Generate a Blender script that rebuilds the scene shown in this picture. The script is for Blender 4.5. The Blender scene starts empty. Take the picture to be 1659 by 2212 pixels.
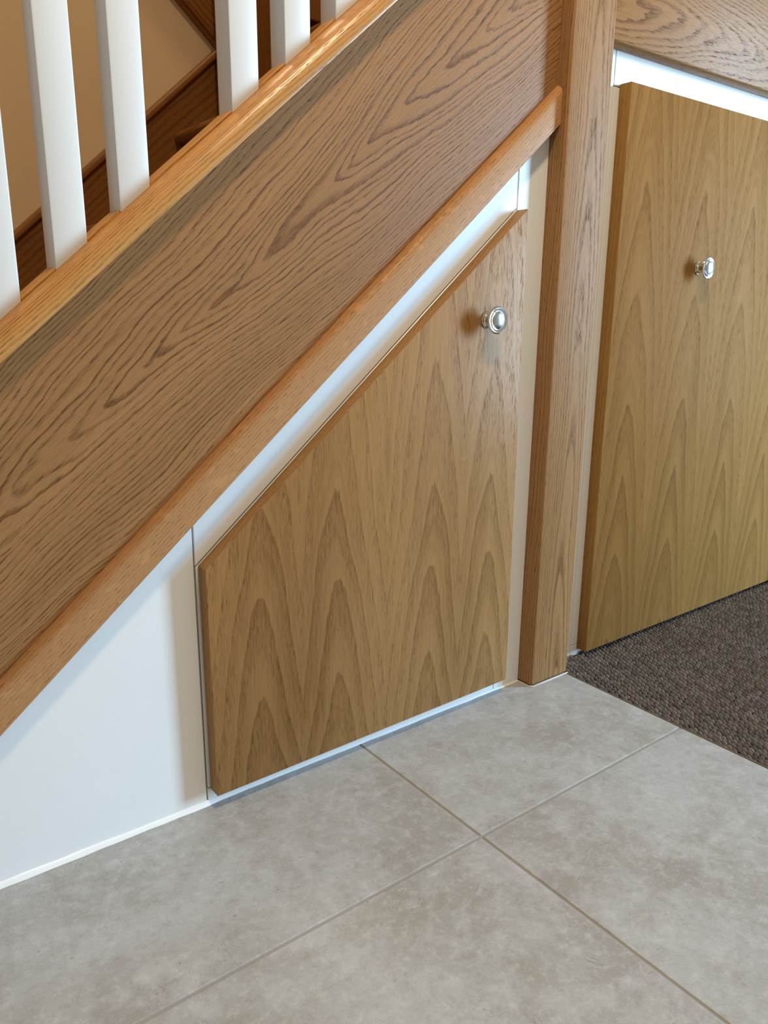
import bpy, bmesh, math, random
from mathutils import Vector, Matrix

random.seed(7)
scene = bpy.context.scene
COL = scene.collection

# ------------------------------------------------------------------ camera
W, H = 1659, 2212
cam_data = bpy.data.cameras.new('camera')
cam = bpy.data.objects.new('camera', cam_data)
COL.objects.link(cam)
cam_data.sensor_fit = 'VERTICAL'
cam_data.sensor_height = 36.0
cam_data.lens = 36.0 * 1678.2 / H
cam_data.clip_start = 0.02
right = Vector((0.79593, -0.60531, 0.00918))
down = Vector((-0.14952, -0.21126, -0.96593))
fwd = Vector((0.58663, 0.76744, -0.25865))
m = Matrix((( right.x, -down.x, -fwd.x), (right.y, -down.y, -fwd.y), (right.z, -down.z, -fwd.z))).to_4x4()
m.translation = (-0.93303, -0.83318, 0.63)
cam.matrix_world = m
scene.camera = cam

# ------------------------------------------------------------------ light
scene.view_settings.view_transform = 'Standard'
scene.view_settings.look = 'None'
scene.view_settings.exposure = -0.22
scene.view_settings.gamma = 1.0
scene.view_settings.use_curve_mapping = False
scene.cycles.max_bounces = 8
scene.cycles.diffuse_bounces = 5
scene.cycles.caustics_reflective = False
scene.cycles.caustics_refractive = False

world = bpy.data.worlds.new('room_ambient')
scene.world = world
world.use_nodes = True
bg = world.node_tree.nodes['Background']
bg.inputs[0].default_value = (1.0, 0.92, 0.78, 1)
bg.inputs[1].default_value = 0.43


def aim(o, target):
    d = Vector(target) - o.location
    o.rotation_euler = d.to_track_quat('-Z', 'Y').to_euler()


def area(name, loc, target, sx, sy, power, color):
    l = bpy.data.lights.new(name, 'AREA')
    l.shape = 'RECTANGLE'
    l.size, l.size_y = sx, sy
    l.energy = power
    l.color = color
    o = bpy.data.objects.new(name, l)
    COL.objects.link(o)
    o.location = loc
    aim(o, target)
    return o


# glazed entrance door off to the right of the hall: cool daylight
area('daylight_door', (2.75, -1.72, 0.95), (-0.2, 0.0, 0.6), 0.62, 1.6, 250, (0.46, 0.73, 1.0))


def downlight(name, loc, power, color, size=0.17):
    l = bpy.data.lights.new(name, 'AREA')
    l.shape = 'DISK'
    l.size = size
    l.energy = power
    l.color = color
    o = bpy.data.objects.new(name, l)
    COL.objects.link(o)
    o.location = loc
    return o


downlight('ceiling_downlight', (-0.45, -0.75, 2.12), 24, (1.0, 0.78, 0.50))
downlight('stair_downlight', (-0.55, 0.42, 2.5), 8, (1.0, 0.80, 0.56))

# ------------------------------------------------------------------ helpers
SL = 0.85
TH = math.atan(SL)
CT, ST = math.cos(TH), math.sin(TH)


def srgb(r, g, b):
    def f(c):
        c /= 255.0
        return c / 12.92 if c <= 0.04045 else ((c + 0.055) / 1.055) ** 2.4
    return (f(r), f(g), f(b), 1.0)


def link(o, parent=None):
    COL.objects.link(o)
    if parent is not None:
        o.parent = parent
        o.matrix_parent_inverse = Matrix.Identity(4)
    return o


def tag(o, label=None, cat=None, group=None, kind=None):
    if label: o['label'] = label
    if cat: o['category'] = cat
    if group: o['group'] = group
    if kind: o['kind'] = kind
    return o


def empty(name, loc=(0, 0, 0)):
    o = bpy.data.objects.new(name, None)
    o.empty_display_size = 0.05
    COL.objects.link(o)
    o.location = loc
    return o


def gr_vert(c): return (c.x, c.z, c.y)
def gr_slope(c): return (-c.x * ST + c.z * CT, c.x * CT + c.z * ST, c.y)
def gr_slope2(c): return (c.x * ST + c.z * CT, -c.x * CT + c.z * ST, c.y)
def gr_horiz(c): return (c.z, c.x, c.y)
def gr_depth(c): return (c.x, c.y, c.z)
def gr_depthv(c): return (c.z, c.y, c.x)


def finish(name, bm, mat, parent=None, grain=None, smooth=None):
    bmesh.ops.recalc_face_normals(bm, faces=bm.faces)
    me = bpy.data.meshes.new(name)
    off = Vector((0, 0, 0))
    p = parent
    while p is not None:
        off = off + Vector(p.location)
        p = p.parent
    if grain:
        lay = bm.verts.layers.float_vector.new('grain')
        for v in bm.verts:
            v[lay] = grain(v.co)
    if off.length > 0:
        for v in bm.verts:
            v.co -= off
    bm.to_mesh(me)
    bm.free()
    me.materials.append(mat)
    if smooth is not None:
        for p in me.polygons:
            p.use_smooth = True
        try:
            me.set_sharp_from_angle(angle=math.radians(smooth))
        except Exception:
            pass
    o = bpy.data.objects.new(name, me)
    return link(o, parent)


def prism_xz(pts, y0, y1, bevel=0.0, seg=2, bm=None):
    """polygon in the XZ plane extruded from y0 to y1"""
    bm = bm or bmesh.new()
    a = [bm.verts.new((x, y0, z)) for x, z in pts]
    b = [bm.verts.new((x, y1, z)) for x, z in pts]
    n = len(pts)
    fs = [bm.faces.new(a), bm.faces.new(b[::-1])]
    for i in range(n):
        fs.append(bm.faces.new((a[i], b[i], b[(i + 1) % n], a[(i + 1) % n])))
    if bevel > 0:
        es = list({e for f in fs for e in f.edges})
        bmesh.ops.bevel(bm, geom=es, offset=bevel, segments=seg, profile=0.5, affect='EDGES')
    return bm


def box(x0, x1, y0, y1, z0, z1, bevel=0.0, seg=2, bm=None):
    return prism_xz([(x0, z0), (x1, z0), (x1, z1), (x0, z1)], y0, y1, bevel, seg, bm)


def sweep_slope(profile, v0, v1):
    """profile in (y, n) -- n measured square to the pitch -- swept along the pitch from v0 to v1"""
    bm = bmesh.new()
    def P(y, n, v): return (v * CT - n * ST, y, v * ST + n * CT)
    a = [bm.verts.new(P(y, n, v0)) for y, n in profile]
    b = [bm.verts.new(P(y, n, v1)) for y, n in profile]
    k = len(profile)
    bm.faces.new(a); bm.faces.new(b[::-1])
    for i in range(k):
        bm.faces.new((a[i], b[i], b[(i + 1) % k], a[(i + 1) % k]))
    return bm


# ------------------------------------------------------------------ materials
class NT:
    def __init__(self, name):
        self.mat = bpy.data.materials.new(name)
        self.mat.use_nodes = True
        self.t = self.mat.node_tree
        self.n = self.t.nodes
        self.bsdf = self.n['Principled BSDF']

    def put(self, sock, val):
        if hasattr(val, 'is_linked') or isinstance(val, bpy.types.NodeSocket):
            self.t.links.new(val, sock)
        else:
            sock.default_value = val

    def m(self, op, *args, clamp=False):
        nd = self.n.new('ShaderNodeMath'); nd.operation = op; nd.use_clamp = clamp
        for i, a in enumerate(args): self.put(nd.inputs[i], a)
        return nd.outputs[0]

    def add(self, a, b): return self.m('ADD', a, b)
    def sub(self, a, b): return self.m('SUBTRACT', a, b)
    def mul(self, a, b): return self.m('MULTIPLY', a, b)

    def comb(self, x, y, z):
        nd = self.n.new('ShaderNodeCombineXYZ')
        for i, a in enumerate((x, y, z)): self.put(nd.inputs[i], a)
        return nd.outputs[0]

    def sep(self, v):
        nd = self.n.new('ShaderNodeSeparateXYZ'); self.put(nd.inputs[0], v)
        return nd.outputs[0], nd.outputs[1], nd.outputs[2]

    def noise(self, vec, scale=1.0, detail=2.0, rough=0.5, dist=0.0):
        nd = self.n.new('ShaderNodeTexNoise')
        self.put(nd.inputs['Vector'], vec)
        nd.inputs['Scale'].default_value = scale
        nd.inputs['Detail'].default_value = detail
        nd.inputs['Roughness'].default_value = rough
        nd.inputs['Distortion'].default_value = dist
        return nd.outputs[0]

    def voronoi(self, vec, scale):
        nd = self.n.new('ShaderNodeTexVoronoi'); self.put(nd.inputs['Vector'], vec)
        nd.inputs['Scale'].default_value = scale
        return nd.outputs['Distance']

    def white(self, w):
        nd = self.n.new('ShaderNodeTexWhiteNoise'); nd.noise_dimensions = '1D'
        self.put(nd.inputs['W'], w)
        return nd.outputs['Value']

    def ss(self, x, lo, hi):
        nd = self.n.new('ShaderNodeMapRange'); nd.interpolation_type = 'SMOOTHSTEP'
        self.put(nd.inputs['Value'], x)
        self.put(nd.inputs['From Min'], lo); self.put(nd.inputs['From Max'], hi)
        return nd.outputs[0]

    def mix(self, f, a, b, blend='MIX'):
        nd = self.n.new('ShaderNodeMix'); nd.data_type = 'RGBA'; nd.blend_type = blend
        self.put(nd.inputs[0], f); self.put(nd.inputs[6], a); self.put(nd.inputs[7], b)
        return nd.outputs[2]

    def bump(self, h, strength, dist):
        nd = self.n.new('ShaderNodeBump')
        nd.inputs['Strength'].default_value = strength
        nd.inputs['Distance'].default_value = dist
        self.put(nd.inputs['Height'], h)
        self.t.links.new(nd.outputs[0], self.bsdf.inputs['Normal'])

    def attr(self, name):
        nd = self.n.new('ShaderNodeAttribute'); nd.attribute_name = name
        return nd.outputs['Vector']

    def coord(self, out='Object'):
        nd = self.n.new('ShaderNodeTexCoord')
        return nd.outputs[out]


def oak(name, light, dark, ring=0.0055, d=0.05, k=0.05, u0=0.0, leaf=None, a=0.0, warp=0.006, warp2=0.0008,
        ring_amt=0.6, pore_amt=0.6, pore_col=None, rough=0.42, spec=0.25, seed=0.0, voff=0.0, pore_len=70.0,
        flake=0.0, edge=0.10, fade=0.65, bump=0.25, tone=0.35, flame=0.5, A=None, p=1.3, flip=False, sub=0.0, skew=0.022, jag=(170.0, 48.0),
        line=0.0, edge_fade=0.0, wavy=0.0, group=0.0):
    """solid-wood model: growth rings about a slightly tilted pith, cut by the surface, plus pores and fibre"""
    N = NT(name)
    u, v, w = N.sep(N.attr('grain'))
    v = N.add(v, voff)
    if leaf:
        uu = N.sub(N.m('PINGPONG', N.sub(u, u0), leaf), a)
        idx = N.m('FLOOR', N.m('DIVIDE', N.sub(u, u0), leaf * 2))
        vv = N.add(v, N.mul(idx, 0.013))
    else:
        uu = N.sub(u, u0)
        vv = v
    sd = seed * 7.31
    n1 = N.noise(N.comb(N.mul(uu, 9.0), N.add(N.mul(vv, 2.6), sd), N.mul(w, 9.0)), 1.0, 2.0, 0.5)
    n2 = N.noise(N.comb(N.mul(uu, jag[0]), N.add(N.mul(vv, jag[1]), sd), N.mul(w, jag[0])), 1.0, 3.0, 0.62)
    n3 = N.noise(N.comb(N.mul(uu, 8.0), N.add(N.mul(vv, 3.3), sd + 31.0), N.mul(w, 8.0)), 1.0, 1.0, 0.5)
    wob = N.add(N.mul(N.sub(n1, 0.5), warp * 2), N.mul(N.sub(n2, 0.5), warp2 * 2))
    if wavy:
        n4 = N.noise(N.comb(N.mul(uu, 34.0), N.add(N.mul(vv, 11.0), sd + 3.0), N.mul(w, 34.0)), 1.0, 2.0, 0.5)
        wob = N.add(wob, N.mul(N.sub(n4, 0.5), wavy * 2))
    du = N.add(uu, N.mul(N.sub(n3, 0.5), skew))
    dd = N.add(N.add(N.mul(vv, k), d), N.add(w, wob))
    if A:
        r = N.add(dd, N.mul(N.m('POWER', N.m('ABSOLUTE', du), p), A))
    else:
        r = N.m('SQRT', N.add(N.mul(du, du), N.mul(dd, dd)))
    ph = N.add(N.m('DIVIDE', r, -ring if flip else ring), sd)
    if group:
        ph = N.add(ph, N.mul(N.sub(N.noise(N.comb(N.mul(ph, 0.37), sd, 0.0), 1.0, 1.0, 0.5), 0.5), group))
    fr = N.m('FRACT', ph)
    rid = N.m('FLOOR', ph)
    amp = N.white(rid)
    rise = N.ss(fr, 0.0, edge)
    fall = N.sub(1.0, N.ss(fr, edge, fade))
    early = N.mul(rise, fall)
    ringv = N.mul(early, N.add(1.0 - flame, N.mul(amp, flame)))
    if sub:
        ph2 = N.mul(ph, 3.0)
        fr2 = N.m('FRACT', ph2)
        amp2 = N.white(N.add(N.m('FLOOR', ph2), 77.0))
        e2 = N.mul(N.mul(N.ss(fr2, 0.0, 0.16), N.sub(1.0, N.ss(fr2, 0.16, 0.9))), amp2)
        ringv = N.m('MINIMUM', N.add(ringv, N.mul(e2, sub)), 1.0)
    if line:
        ln = N.mul(N.ss(fr, 0.0, 0.02), N.sub(1.0, N.ss(fr, 0.05, 0.16)))
        ringv = N.m('MINIMUM', N.add(ringv, N.mul(ln, line)), 1.0)
    if edge_fade:
        ringv = N.mul(ringv, N.sub(1.0, N.mul(N.ss(N.m('ABSOLUTE', du), 0.015, 0.08), edge_fade)))
    # fine fibre and pores
    fib = N.noise(N.comb(N.mul(u, 520.0), N.add(N.mul(v, 9.0), sd), N.mul(w, 520.0)), 1.0, 2.0, 0.65)
    por = N.noise(N.comb(N.mul(u, 1050.0), N.add(N.mul(v, pore_len), sd + 5.0), N.mul(w, 1050.0)), 1.0, 1.0, 0.5)
    porm = N.mul(N.ss(por, 0.52, 0.66), N.add(0.25, N.mul(early, 0.9)))
    big = N.noise(N.comb(N.mul(uu, 14.0), N.add(N.mul(vv, 1.3), sd + 11.0), N.mul(w, 10.0)), 1.0, 3.0, 0.55)
    f = N.add(N.mul(ringv, ring_amt), N.mul(N.sub(fib, 0.5), tone))
    f = N.add(f, N.mul(N.sub(big, 0.5), tone * 1.1))
    f = N.add(f, 0.22)
    f = N.m('MINIMUM', N.m('MAXIMUM', f, 0.0), 1.0)
    colr = N.mix(f, light, dark)
    pc = pore_col or tuple(c * 0.55 for c in dark[:3]) + (1.0,)
    colr = N.mix(N.mul(porm, pore_amt), colr, pc)
    if flake > 0:
        fl = N.noise(N.comb(N.mul(u, 95.0), N.add(N.mul(v, 42.0), sd), N.mul(w, 40.0)), 1.0, 1.0, 0.5)
        colr = N.mix(N.mul(N.ss(fl, 0.60, 0.70), flake), colr, tuple(min(1, c * 1.2) for c in light[:3]) + (1.0,))
    N.put(N.bsdf.inputs['Base Color'], colr)
    N.put(N.bsdf.inputs['Roughness'], N.add(rough, N.mul(porm, 0.25)))
    N.bsdf.inputs['Specular IOR Level'].default_value = spec
    hgt = N.sub(1.0, N.add(N.mul(porm, 0.8), N.mul(ringv, 0.3)))
    N.bump(hgt, bump, 0.0005)
    return N.mat


def paint(name, col, rough=0.35, spec=0.5, var=0.02):
    N = NT(name)
    n = N.noise(N.coord(), 9.0, 4.0, 0.6)
    c2 = tuple(max(0, c * (1 - var * 3)) for c in col[:3]) + (1,)
    N.put(N.bsdf.inputs['Base Color'], N.mix(n, col, c2))
    N.bsdf.inputs['Roughness'].default_value = rough
    N.bsdf.inputs['Specular IOR Level'].default_value = spec
    n2 = N.noise(N.coord(), 160.0, 2.0, 0.5)
    N.bump(n2, 0.05, 0.0004)
    return N.mat


M = {}
M['string'] = oak('oak_string_veneer', srgb(166, 120, 76), srgb(92, 56, 28), ring=0.0026, d=0.150, k=-0.036, u0=0.834,
                  warp=0.0070, warp2=0.0007, ring_amt=0.66, pore_amt=0.6, seed=1.0, rough=0.35, spec=0.14, tone=0.5, bump=0.4, flame=0.7,
                  edge=0.12, fade=0.52, skew=0.045, wavy=0.0018, group=2.4, A=1.0, p=1.4, flip=True, jag=(120.0, 30.0))
M['moulding'] = oak('oak_moulding', srgb(186, 138, 92), srgb(136, 90, 52), ring=0.004, d=0.30, k=0.01, warp=0.006, ring_amt=0.2,
                    pore_amt=0.5, seed=2.0, rough=0.36, spec=0.15, pore_len=110.0, flake=0.3, tone=0.4)
M['rail'] = oak('oak_rail', srgb(204, 148, 82), srgb(140, 88, 38), ring=0.0026, d=0.25, k=0.006, u0=0.8, warp=0.004, ring_amt=0.6,
                pore_amt=0.6, seed=3.0, rough=0.28, spec=0.4, tone=0.45)
M['door'] = oak('oak_door_veneer', srgb(172, 130, 82), srgb(110, 72, 36), ring=0.0075, d=0.0358, k=0.050, u0=-0.307, leaf=0.14, a=0.084,
                warp=0.0055, warp2=0.0006, ring_amt=0.34, line=0.35, pore_amt=0.42, wavy=0.0012, group=0.8, seed=4.6, rough=0.36, spec=0.08, tone=0.6, flame=0.8, A=1.3, p=1.6, flip=True,
                edge=0.05, fade=0.95, sub=0.40, skew=0.02, edge_fade=0.45)
M['door_wide'] = oak('oak_wide_front_veneer', srgb(160, 118, 66), srgb(110, 74, 36), ring=0.0075, d=0.040, k=0.046, u0=0.151, leaf=0.17, a=0.085,
                     warp=0.0040, warp2=0.0006, ring_amt=0.40, line=0.3, pore_amt=0.33, wavy=0.0012, group=0.8, seed=5.0, rough=0.50, spec=0.02, tone=0.52, flame=0.8, A=1.15, p=1.6, flip=True,
                     edge=0.05, fade=0.95, sub=0.40, skew=0.02, edge_fade=0.45)
M['post'] = oak('oak_newel', srgb(172, 130, 88), srgb(118, 80, 46), ring=0.0034, d=0.06, k=0.020, u0=0.060, warp=0.005, warp2=0.0005,
                ring_amt=0.55, pore_amt=0.6, seed=6.0, rough=0.42, spec=0.05, tone=0.45, wavy=0.0008, group=1.5)
M['fascia'] = oak('oak_fascia_veneer', srgb(168, 122, 74), srgb(110, 72, 38), ring=0.0034, d=0.09, k=0.05, u0=1.06, warp=0.008, warp2=0.0010,
                  ring_amt=0.6, pore_amt=0.6, seed=7.0, rough=0.36, spec=0.06, wavy=0.002, group=2.0, tone=0.4)
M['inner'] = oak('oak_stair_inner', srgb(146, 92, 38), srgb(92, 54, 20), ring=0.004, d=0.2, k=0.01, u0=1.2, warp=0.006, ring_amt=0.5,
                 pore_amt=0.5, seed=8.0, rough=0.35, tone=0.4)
M['white'] = paint('white_satin_paint', srgb(236, 236, 234), 0.30)
M['white_post'] = paint('white_baluster_paint', srgb(222, 215, 206), 0.38)
M['beige'] = paint('beige_emulsion', srgb(222, 190, 146), 0.75, 0.3, 0.03)
M['bead'] = paint('white_sealant', srgb(238, 238, 236), 0.28)
M['bead_grey'] = paint('grey_sealant', srgb(205, 200, 194), 0.35)
M['dark'] = paint('shadow_gap_black', srgb(40, 36, 32), 0.8, 0.2)  # shade inside the joints, put in as a near-black colour


def tile_material():
    N = NT('stone_effect_porcelain')
    p = N.coord('Object')
    inf = N.n.new('ShaderNodeObjectInfo')
    offs = N.n.new('ShaderNodeVectorMath'); offs.operation = 'SCALE'
    N.t.links.new(inf.outputs['Random'], offs.inputs['Scale']); offs.inputs[0].default_value = (37, 53, 0)
    ad = N.n.new('ShaderNodeVectorMath'); ad.operation = 'ADD'
    N.t.links.new(p, ad.inputs[0]); N.t.links.new(offs.outputs[0], ad.inputs[1])
    p = ad.outputs[0]
    big = N.noise(p, 5.0, 5.0, 0.62, 0.6)
    mid = N.noise(p, 26.0, 5.0, 0.65, 0.4)
    fine = N.noise(p, 260.0, 4.0, 0.7)
    mid2 = N.noise(p, 80.0, 4.0, 0.7)
    spk = N.voronoi(p, 75.0)
    spm = N.noise(p, 40.0, 2.0, 0.5)
    base = N.mix(N.ss(big, 0.32, 0.68), srgb(170, 171, 171), srgb(150, 146, 141))
    base = N.mix(N.mul(N.ss(mid, 0.42, 0.72), 0.55), base, srgb(184, 186, 187))
    base = N.mix(N.mul(N.ss(mid, 0.56, 0.30), 0.0), base, srgb(130, 120, 108))
    base = N.mix(N.mul(N.ss(fine, 0.50, 0.75), 0.22), base, srgb(204, 204, 203))
    base = N.mix(N.mul(N.ss(N.sub(1.0, fine), 0.56, 0.74), 0.28), base, srgb(132, 124, 114))
    base = N.mix(N.mul(N.ss(mid2, 0.50, 0.68), 0.35), base, srgb(196, 195, 192))
    base = N.mix(N.mul(N.ss(N.sub(1.0, mid2), 0.52, 0.70), 0.30), base, srgb(134, 127, 118))
    # short fossil veins
    nd = N.noise(p, 24.0, 3.0, 0.65, 0.8)
    vein = N.sub(1.0, N.ss(N.m('ABSOLUTE', N.sub(nd, 0.5)), 0.0, 0.009))
    vm = N.ss(N.noise(p, 30.0, 2.0, 0.5), 0.56, 0.66)
    base = N.mix(N.mul(N.mul(vein, vm), 0.42), base, srgb(118, 108, 96))
    speck = N.mul(N.sub(1.0, N.ss(spk, 0.05, 0.17)), N.ss(spm, 0.58, 0.66))
    base = N.mix(N.mul(speck, 0.6), base, srgb(104, 96, 88))
    N.put(N.bsdf.inputs['Base Color'], base)
    N.put(N.bsdf.inputs['Roughness'], N.add(0.42, N.mul(mid, 0.2)))
    N.bsdf.inputs['Specular IOR Level'].default_value = 0.4
    N.bump(N.add(mid, N.mul(fine, 0.5)), 0.12, 0.0008)
    return N.mat


M['tile'] = tile_material()
M['grout'] = paint('grey_grout', srgb(160, 156, 150), 0.8, 0.2, 0.06)


def nickel():
    N = NT('brushed_nickel')
    N.bsdf.inputs['Base Color'].default_value = srgb(200, 199, 195)
    N.bsdf.inputs['Metallic'].default_value = 1.0
    n = N.noise(N.coord(), 400.0, 2.0, 0.5)
    N.put(N.bsdf.inputs['Roughness'], N.add(0.24, N.mul(n, 0.08)))
    return N.mat


def chrome():
    N = NT('polished_nickel')
    N.bsdf.inputs['Base Color'].default_value = srgb(222, 223, 221)
    N.bsdf.inputs['Metallic'].default_value = 1.0
    n = N.noise(N.coord(), 300.0, 2.0, 0.5)
    N.put(N.bsdf.inputs['Roughness'], N.add(0.08, N.mul(n, 0.05)))
    return N.mat


M['nickel'] = nickel()
M['chrome'] = chrome()


def carpet_mat():
    N = NT('loop_pile_yarn')
    c = N.attr('tint')
    p = N.coord()
    n = N.noise(p, 700.0, 3.0, 0.7)
    n2 = N.noise(p, 1900.0, 2.0, 0.7)
    base = N.mix(n, srgb(46, 41, 40), srgb(158, 151, 149))
    base = N.mix(N.mul(N.ss(n2, 0.55, 0.7), 0.5), base, srgb(196, 190, 185))
    x, y, z = N.sep(c)
    base = N.mix(1.0, base, N.comb(x, y, z), 'MULTIPLY')
    N.put(N.bsdf.inputs['Base Color'], base)
    N.bsdf.inputs['Roughness'].default_value = 0.9
    N.bsdf.inputs['Specular IOR Level'].default_value = 0.15
    N.bump(n2, 0.5, 0.0008)
    return N.mat


M['carpet'] = carpet_mat()
M['backing'] = paint('carpet_backing', srgb(30, 26, 25), 0.95, 0.1)
M['edge'] = paint('bronze_edge_trim', srgb(112, 102, 90), 0.45, 0.5)

# ------------------------------------------------------------------ floor
MX = 0.0905                      # line where the mat well begins
floor = finish('floor', box(-3.2, MX, -3.0, 0.75, -0.06, -0.0012), M['grout'])
tag(floor, kind='structure')
well = finish('floor', box(MX, 2.2, -3.0, 0.75, -0.06, -0.012), M['grout'])
tag(well, kind='structure')
GX, GY, TS, G = -0.3385, -0.2575, 0.60, 0.0036
for i in range(-3, 2):
    for j in range(-3, 2):
        x0, x1 = GX + (i) * TS + G / 2, GX + (i + 1) * TS - G / 2
        y0, y1 = GY + (j) * TS + G / 2, GY + (j + 1) * TS - G / 2
        x1 = min(x1, MX - 0.0005)
        y1 = min(y1, 0.02)
        if x1 - x0 < 0.03 or y1 - y0 < 0.03 or x0 < -2.6 or y0 < -2.2:
            continue
        t = finish('tile', box(x0, x1, y0, y1, -0.012, random.uniform(-0.0003, 0.0002), 0.0012, 2), M['tile'], floor)

# ------------------------------------------------------------------ white joinery below the stair
def zb(x): return 0.880 + 0.852 * x         # under edge of the string moulding
S1, S2 = -0.5795, -0.0606                    # the two upright joints
def zg(x): return 0.3246 + 0.8461 * (x + 0.5797)   # sloping gap over the door leaf
PT = 0.018
wl = finish('wall_left', prism_xz([(-1.30, 0.0), (S1 - 0.0011, 0.0), (S1 - 0.0011, zb(S1) + 0.02), (-0.985, zb(-0.985) + 0.02), (-1.06, 0.0)][:4], 0.0, PT, 0.0006, 1), M['white'])
tag(wl, kind='structure')
tr = finish('trim_1', prism_xz([(S1 + 0.0009, zg(S1) + 0.0012), (S2 - 0.0009, zg(S2) + 0.0012), (S2 - 0.0009, zb(S2) + 0.02), (S1 + 0.0009, zb(S1) + 0.02)], 0.0, PT, 0.0006, 1), M['white'])
tag(tr, kind='structure')
tr = finish('trim_2', prism_xz([(S2 + 0.0009, 0.0), (-0.0003, 0.0), (-0.0003, zb(0) + 0.02), (S2 + 0.0009, zb(S2) + 0.02)], 0.0, PT, 0.0006, 1), M['white'])
tag(tr, kind='structure')
tr = finish('trim_3', box(S1 + 0.0009, S2 - 0.0003, 0.0, PT, 0.0, 0.0219, 0.0006, 1), M['white'])
tag(tr, kind='structure')
# black sheet standing in for the unlit void behind the joints
vo = finish('void_shade_back', prism_xz([(-1.0, 0.0), (0.0, 0.0), (0.0, zb(0)), (-1.0, zb(-1.0))], PT + 0.001, PT + 0.006), M['dark'])
tag(vo, kind='structure')
# sealant bead along the floor
bm = bmesh.new()
xs = [-1.30 + 0.02 * i for i in range(66)]
ring = []
for x in xs:
    if x > -0.002: x = -0.002
    h = 0.0065 + random.uniform(-0.0008, 0.0008) - (0.0035 if x > S1 + 0.01 else 0)
    dpt = 0.0045 + random.uniform(-0.0007, 0.0007) - (0.0025 if x > S1 + 0.01 else 0)
    ring.append([bm.verts.new(c) for c in ((x, 0.001, h), (x, -dpt * 0.55, h * 0.62), (x, -dpt, 0.0), (x, 0.001, 0.0))])
for a, b in zip(ring, ring[1:]):
    for i in range(4):
        bm.faces.new((a[i], a[(i + 1) % 4], b[(i + 1) % 4], b[i]))
bm.faces.new(ring[0]); bm.faces.new(ring[-1][::-1])
bd = finish('sealant_bead_left', bm, M['bead'], smooth=50)
tag(bd, kind='structure')

# ------------------------------------------------------------------ cupboard knobs
def lathe(profile, centre, seg=40, bm=None):
    """profile of (radius, distance out from the door) turned about the -Y axis"""
    bm = bm or bmesh.new()
    rows = []
    for r, h in profile:
        if r < 1e-6:
            rows.append([bm.verts.new((centre[0], centre[1] - h, centre[2]))])
        else:
            rows.append([bm.verts.new((centre[0] + r * math.cos(2 * math.pi * i / seg), centre[1] - h,
                                       centre[2] + r * math.sin(2 * math.pi * i / seg))) for i in range(seg)])
    for a, b in zip(rows, rows[1:]):
        for i in range(seg):
            j = (i + 1) % seg
            if len(a) == 1: bm.faces.new((a[0], b[j], b[i]))
            elif len(b) == 1: bm.faces.new((a[i], a[j], b[0]))
            else: bm.faces.new((a[i], a[j], b[j], b[i]))
    return bm


def knob(parent, cx, cy, cz, s=1.0):
    sc = lambda p: [(r * s, h * s) for r, h in p]
    neck = sc([(0.0, -0.001), (0.0118, -0.001), (0.0118, 0.0012), (0.0112, 0.0020), (0.0098, 0.0024), (0.0088, 0.0034), (0.0080, 0.0062), (0.0076, 0.0095),
               (0.0080, 0.0130), (0.0098, 0.0160), (0.0, 0.0162)])
    k = finish('knob', lathe(neck, (cx, cy, cz)), M['chrome'], parent, smooth=35)
    rim = sc([(0.0, 0.0158), (0.0110, 0.0160), (0.0170, 0.0178), (0.0190, 0.0192), (0.0192, 0.0204), (0.0186, 0.0214), (0.0170, 0.0220), (0.0158, 0.0218),
              (0.0153, 0.0213), (0.0147, 0.0216), (0.0138, 0.0226), (0.0130, 0.0224), (0.0, 0.0210)])
    finish('knob_rim', lathe(rim, (cx, cy, cz)), M['chrome'], k, smooth=28)
    dome = sc([(0.0128, 0.0212), (0.0126, 0.0217), (0.0118, 0.0225), (0.0102, 0.0236), (0.0078, 0.0246), (0.0050, 0.0253), (0.0022, 0.0256), (0.0, 0.0257)])
    d = finish('knob_dome', lathe(dome, (cx, cy, cz)), M['nickel'], k, smooth=60)
    d['label'] = 'brushed satin domed face of the knob'
    return k


# ------------------------------------------------------------------ sloping cupboard door
door = empty('cupboard_door', (-0.32, 0.0, 0.02))
tag(door, 'oak veneered cupboard door with sloping top and one knob, under the stair string', 'cupboard door')
leaf = finish('backing_leaf', prism_xz([(S1 + 0.0014, 0.0236), (S2 - 0.0012, 0.0236), (S2 - 0.0012, zg(S2) - 0.0012), (S1 + 0.0014, zg(S1) - 0.0012)], 0.0, 0.016, 0.0005, 1), M['white'], door)
leaf['label'] = 'white painted backing leaf behind the oak panel'
panel = finish('oak_panel', prism_xz([(-0.5750, 0.0212), (-0.0533, 0.0272), (-0.0600, 0.7626), (-0.5756, 0.3262)], -0.0215, -0.0002, 0.0012, 2), M['door'], door, gr_vert, smooth=30)
knob(door, -0.1320, -0.0215, 0.6095)

# ------------------------------------------------------------------ right hand pull-out front
wide = empty('pull_out_front', (0.556, 0.013, 0.01))
tag(wide, 'wide rectangular oak pull-out front with round knob, right of the newel post above the mat', 'cupboard front')
finish('backing_leaf', box(0.1585, 0.9445, 0.0165, 0.0315, 0.0165, 0.9600, 0.0005, 1), M['white'], wide)['label'] = 'white painted backing leaf behind the oak panel'
finish('oak_panel', prism_xz([(0.1748, 0.0075), (0.9400, 0.0058), (0.9400, 0.9642), (0.1715, 0.9650)], -0.0060, 0.0162, 0.0014, 2), M['door_wide'], wide, gr_vert, smooth=30)
KY = -0.0060
knob(wide, 0.4085, KY, 0.6975)
knob(wide, 0.705, KY, 0.6975)
t = finish('trim_4', box(0.0947, 0.1568, 0.0165, 0.032, -0.006, 1.011, 0.0005, 1), M['white']); tag(t, kind='structure')
t = finish('trim_5', box(0.1583, 0.9545, 0.0165, 0.032, 0.9618, 1.011, 0.0005, 1), M['white']); tag(t, kind='structure')
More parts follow.
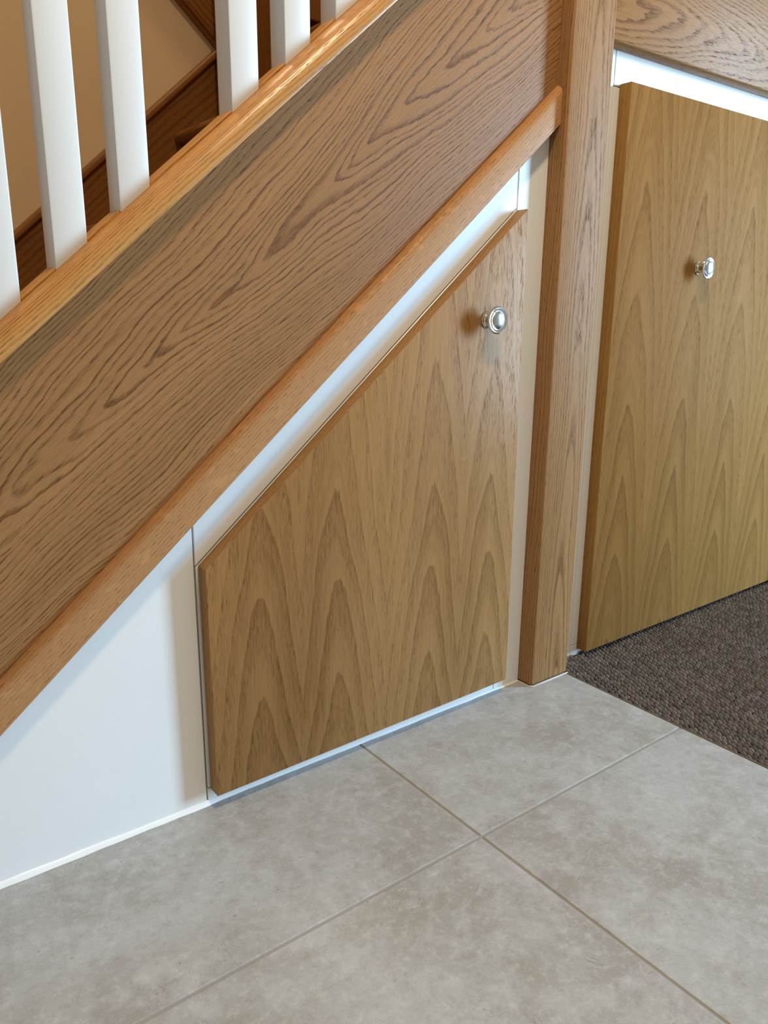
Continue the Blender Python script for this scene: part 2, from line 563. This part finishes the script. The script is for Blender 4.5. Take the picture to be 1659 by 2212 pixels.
t = finish('trim_6', box(0.1583, 0.9545, 0.0165, 0.032, -0.010, 0.0150, 0.0005, 1), M['white']); tag(t, kind='structure')
t = finish('void_shade_right', box(0.0947, 1.32, 0.033, 0.060, -0.010, 1.05), M['dark']); tag(t, kind='structure')  # dark sheet added so the gaps round the pull-out front look unlit

# ------------------------------------------------------------------ staircase
stair = empty('staircase', (0.0, 0.03, 0.0))
tag(stair, 'oak staircase with white square balusters rising to a square oak newel post', 'staircase')
N_LOW, N_CAP, N_TOP = 0.655, 0.9362, 0.9605     # distances square to the pitch
V0, V1 = -0.75, 0.62


def clip_post(bm, x=0.0):
    bmesh.ops.bisect_plane(bm, geom=bm.verts[:] + bm.edges[:] + bm.faces[:], plane_co=(x, 0, 0), plane_no=(1, 0, 0), clear_outer=True)
    es = [e for e in bm.edges if e.is_boundary]
    if es: bmesh.ops.holes_fill(bm, edges=es)
    return bm


XL = -1.34
def zc(x): return (N_CAP + 0.004) / CT + SL * x
finish('string_board', prism_xz([(XL, max(0.0, zb(XL))), (-0.99, 0.05), (0.0, zb(0) + 0.008), (0.0, zc(0)), (XL, zc(XL))], -0.0080, 0.0220), M['string'], stair, gr_slope)
# moulding along the lower edge of the string
n_lo = (zb(-0.4) - SL * -0.4) * CT
prof = [(-0.0075, n_lo), (-0.0165, n_lo), (-0.0178, n_lo + 0.0003), (-0.0186, n_lo + 0.0012), (-0.0188, n_lo + 0.0295), (-0.0184, n_lo + 0.0325),
        (-0.0172, n_lo + 0.0352), (-0.0150, n_lo + 0.0374), (-0.0120, n_lo + 0.0390), (-0.0075, n_lo + 0.0400)]
bm = clip_post(sweep_slope(prof, -1.0, 0.9))
finish('string_moulding', bm, M['moulding'], stair, gr_slope, smooth=35)
# base rail with rounded nose
ya, yb, r = -0.0280, 0.0400, 0.0205
prof = [(-0.0085, N_CAP - 0.0006), (ya + 0.002, N_CAP - 0.0006), (ya + 0.0006, N_CAP), (ya, N_CAP + 0.0016)]
hh = N_TOP - N_CAP
for i in range(0, 11):
    a = math.pi / 2 * i / 10
    prof.append((ya + r - r * math.cos(a), N_CAP + hh - 0.0195 + 0.0195 * math.sin(a)))
prof2 = [(yb - (y - ya), n) for y, n in prof[::-1]]
bm = clip_post(sweep_slope(prof + prof2, -1.1, 1.0))
finish('base_rail', bm, M['rail'], stair, gr_slope, smooth=35)

# balusters
B = [(-0.8451, -0.8119), (-0.7763, -0.7430), (-0.7084, -0.6755), (-0.6406, -0.6079), (-0.5123, -0.4790), (-0.4456, -0.4126), (-0.3787, -0.3458),
     (-0.311, -0.278), (-0.244, -0.211), (-0.177, -0.144), (-0.110, -0.077)]
nt = N_TOP - 0.0004
def zt(x): return nt / CT + SL * x
for x0, x1 in B:
    bm = prism_xz([(x0, zt(x0)), (x1, zt(x1)), (x1, zt(x1) + 0.86), (x0, zt(x0) + 0.86)], -0.0100, 0.0225, 0.0016, 2)
    finish('baluster', bm, M['white_post'], stair, smooth=40)
# fillets between the balusters
ed = [(-1.0, -0.8451)] + [(B[i][1], B[i + 1][0]) for i in range(len(B) - 1)] + [(-0.077, 0.0)]
for x0, x1 in ed:
    n0, n1 = N_TOP - 0.0004, N_TOP + 0.0026
    f0 = lambda x: n0 / CT + SL * x
    f1 = lambda x: n1 / CT + SL * x
    finish('fillet', prism_xz([(x0, f0(x0)), (x1, f0(x1)), (x1, f1(x1)), (x0, f1(x0))], -0.0085, 0.0215, 0.0007, 1), M['rail'], stair, gr_slope)
# hand rail above the balusters (out of frame)
bm = clip_post(sweep_slope([(-0.022, N_TOP + 0.655), (0.034, N_TOP + 0.655), (0.036, N_TOP + 0.68), (0.026, N_TOP + 0.70), (-0.014, N_TOP + 0.70), (-0.024, N_TOP + 0.68)], -0.75, 1.55))
finish('hand_rail', bm, M['rail'], stair, gr_slope, smooth=30)
# newel post
finish('newel_post', box(0.0, 0.0942, -0.0300, 0.0645, 0.0004, 1.95, 0.0052, 4), M['post'], stair, gr_vert, smooth=30)
# sealant round the foot of the post
bm = bmesh.new()
pts = [(-0.0006, 0.0), (-0.0006, -0.0250), (0.0040, -0.0306), (0.03, -0.0308), (0.06, -0.0306), (0.0940, -0.0306)]
outp = [(-0.0020, 0.0), (-0.0022, -0.0256), (0.0034, -0.0324), (0.03, -0.0330), (0.06, -0.0336), (0.0940, -0.0326)]
vi = [(bm.verts.new((a[0], a[1], 0.0018)), bm.verts.new((b[0], b[1], 0.0003)), bm.verts.new((a[0], a[1], 0.0003))) for a, b in zip(pts, outp)]
for a, b in zip(vi, vi[1:]):
    for i in range(3):
        bm.faces.new((a[i], a[(i + 1) % 3], b[(i + 1) % 3], b[i]))
bm.faces.new(vi[0]); bm.faces.new(vi[-1][::-1])
tag(finish('sealant_bead_post', bm, M['bead_grey'], smooth=50), kind='structure')
# landing fascia to the right of the post
finish('landing_fascia', box(0.0943, 0.9545, -0.0100, 0.0160, 1.0090, 1.34, 0.0045, 3), M['fascia'], stair, gr_horiz, smooth=30)

# treads and risers
YF = 0.72
RISE, GO = 0.192, 0.2255
for k in range(-4, 4):
    xn, zn = -0.274 + GO * k, 0.945 + RISE * k
    if zn < 0.05: continue
    tt = 0.024
    pr = [(xn + 0.012 - 0.012 * math.cos(a), zn - 0.012 + 0.012 * math.sin(a)) for a in [math.radians(-80 + 17 * i) for i in range(11)]]
    pr += [(xn + GO + 0.03, zn), (xn + GO + 0.03, zn - tt), (xn + 0.012, zn - tt)]
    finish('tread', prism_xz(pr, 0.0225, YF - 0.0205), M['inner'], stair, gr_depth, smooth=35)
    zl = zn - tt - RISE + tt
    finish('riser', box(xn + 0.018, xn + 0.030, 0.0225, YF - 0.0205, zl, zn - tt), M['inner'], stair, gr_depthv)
# string against the far wall
sA = (-0.5761, 0.7483); sB = (-0.1833, 1.0980)
sk = (sB[1] - sA[1]) / (sB[0] - sA[0])
def zs(x): return sA[1] + sk * (x - sA[0])
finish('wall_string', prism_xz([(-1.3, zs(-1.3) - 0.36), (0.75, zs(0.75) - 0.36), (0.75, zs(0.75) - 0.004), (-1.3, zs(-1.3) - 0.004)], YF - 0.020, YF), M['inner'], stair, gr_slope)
bm = prism_xz([(-1.3, zs(-1.3) - 0.017), (0.75, zs(0.75) - 0.017), (0.75, zs(0.75)), (-1.3, zs(-1.3))], YF - 0.030, YF, 0.004, 3)
finish('wall_string_moulding', bm, M['inner'], stair, gr_slope, smooth=35)
# string of the upper flight coming back over the far wall
uA = (-0.2445, 1.1697); uB = (-0.1778, 1.1117)
uk = (uB[1] - uA[1]) / (uB[0] - uA[0])
def zu(x): return uA[1] + uk * (x - uA[0])
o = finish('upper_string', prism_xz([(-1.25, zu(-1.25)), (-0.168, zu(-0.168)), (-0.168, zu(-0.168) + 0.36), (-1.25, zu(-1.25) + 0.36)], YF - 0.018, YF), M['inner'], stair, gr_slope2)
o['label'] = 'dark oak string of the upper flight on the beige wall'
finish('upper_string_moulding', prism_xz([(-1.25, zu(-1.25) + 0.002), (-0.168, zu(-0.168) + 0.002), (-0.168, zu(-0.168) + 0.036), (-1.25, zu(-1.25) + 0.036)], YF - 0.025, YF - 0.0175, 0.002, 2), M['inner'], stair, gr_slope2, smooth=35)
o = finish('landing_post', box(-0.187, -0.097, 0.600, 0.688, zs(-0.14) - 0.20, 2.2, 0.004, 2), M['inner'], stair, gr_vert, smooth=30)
o['label'] = 'shaded oak post at the turn of the stair'
finish('landing_panel', box(-0.097, 0.60, 0.640, 0.664, 1.172, 1.55, 0.002, 1), M['inner'], stair, gr_horiz)
# far wall under the upper flight
ws = finish('wall_stair', box(-2.6, 1.4, YF + 0.0005, YF + 0.06, 0.0, 2.7), M['beige']); tag(ws, kind='structure')

# unseen wall stub at the right end of the cupboards, added to block daylight
t = finish('light_block_stub', box(0.955, 1.07, -0.10, 0.05, -0.012, 2.7), M['beige']); tag(t, kind='structure')

# ------------------------------------------------------------------ entrance mat
mat_o = empty('entrance_mat', (0.6, -0.4, -0.012))
tag(mat_o, 'dark brown ribbed loop-pile entrance mat set flush in the tiled floor', 'mat')
X0, X1, Y0, Y1 = MX + 0.003, 0.952, -1.1, 0.0160
finish('mat_backing', box(X0, X1, Y0, Y1, -0.0119, -0.0060), M['backing'], mat_o)
finish('edge_strip', box(MX + 0.0002, MX + 0.0024, Y0, -0.031, -0.0119, 0.0004, 0.0004, 1), M['edge'], mat_o)
ang = math.radians(-21)
dx, dy = math.sin(ang) * -1, math.cos(ang)        # rib direction
rx, ry = dy, -dx                                   # across the ribs
PA, PB = 0.0084, 0.0108                            # rib pitch, loop pitch along a rib
verts, faces, tint = [], [], []
ca, cb = int(2.2 / PA), int(2.2 / PB)
prof_l = [(-1.0, 0.05), (-0.62, 0.78), (0.0, 1.0), (0.62, 0.70), (1.0, 0.05)]
for ia in range(-ca // 2, ca // 2):
    for ib in range(-cb // 2, cb // 2):
        s_ = ia * PA
        t_ = ib * PB + PB * (math.sin(ia * 12.9898) * 43758.5453 % 1.0) + random.uniform(-.0008, .0008)
        cx = 0.6 + rx * s_ + dx * t_ + random.uniform(-.0005, .0005)
        cy = -0.4 + ry * s_ + dy * t_
        if not (X0 + 0.0042 < cx < X1 - 0.004 and Y0 + 0.005 < cy < Y1 - 0.0030):
            continue
        h = random.uniform(0.0054, 0.0076)
        wd = PA * random.uniform(0.29, 0.36)
        ln = PB * random.uniform(0.54, 0.64)
        jt = random.uniform(-0.15, 0.15)
        ddx, ddy = dx * math.cos(jt) - dy * math.sin(jt), dx * math.sin(jt) + dy * math.cos(jt)
        rrx, rry = ddy, -ddx
        b0 = len(verts)
        tn = random.uniform(0.6, 1.15)
        wm = random.uniform(-0.04, 0.05)
        for (q, hz) in prof_l:
            ww = wd * (0.45 if abs(q) > 0.9 else 0.9 if abs(q) > 0.3 else 1.0)
            for (p, pz) in ((-1.0, 0.15), (-0.6, 0.78), (0.0, 1.0), (0.6, 0.78), (1.0, 0.15)):
                verts.append((cx + ddx * q * ln + rrx * p * ww, cy + ddy * q * ln + rry * p * ww, -0.0064 + h * max(0.0, hz) * pz + (0.002 if abs(q) > .9 else 0)))
                tint.append((tn * (1 + wm), tn, tn * (1 - wm)))
        for a in range(4):
            for b in range(4):
                i = b0 + a * 5 + b
                faces.append((i, i + 1, i + 6, i + 5))
me = bpy.data.meshes.new('loop_pile')
off = Vector(mat_o.location)
me.from_pydata([tuple(Vector(v) - off) for v in verts], [], faces)
at = me.attributes.new('tint', 'FLOAT_VECTOR', 'POINT')
at.data.foreach_set('vector', [c for t3 in tint for c in t3])
me.materials.append(M['carpet'])
for p in me.polygons: p.use_smooth = True
pile = link(bpy.data.objects.new('loop_pile', me), mat_o)
pile['kind'] = 'stuff'
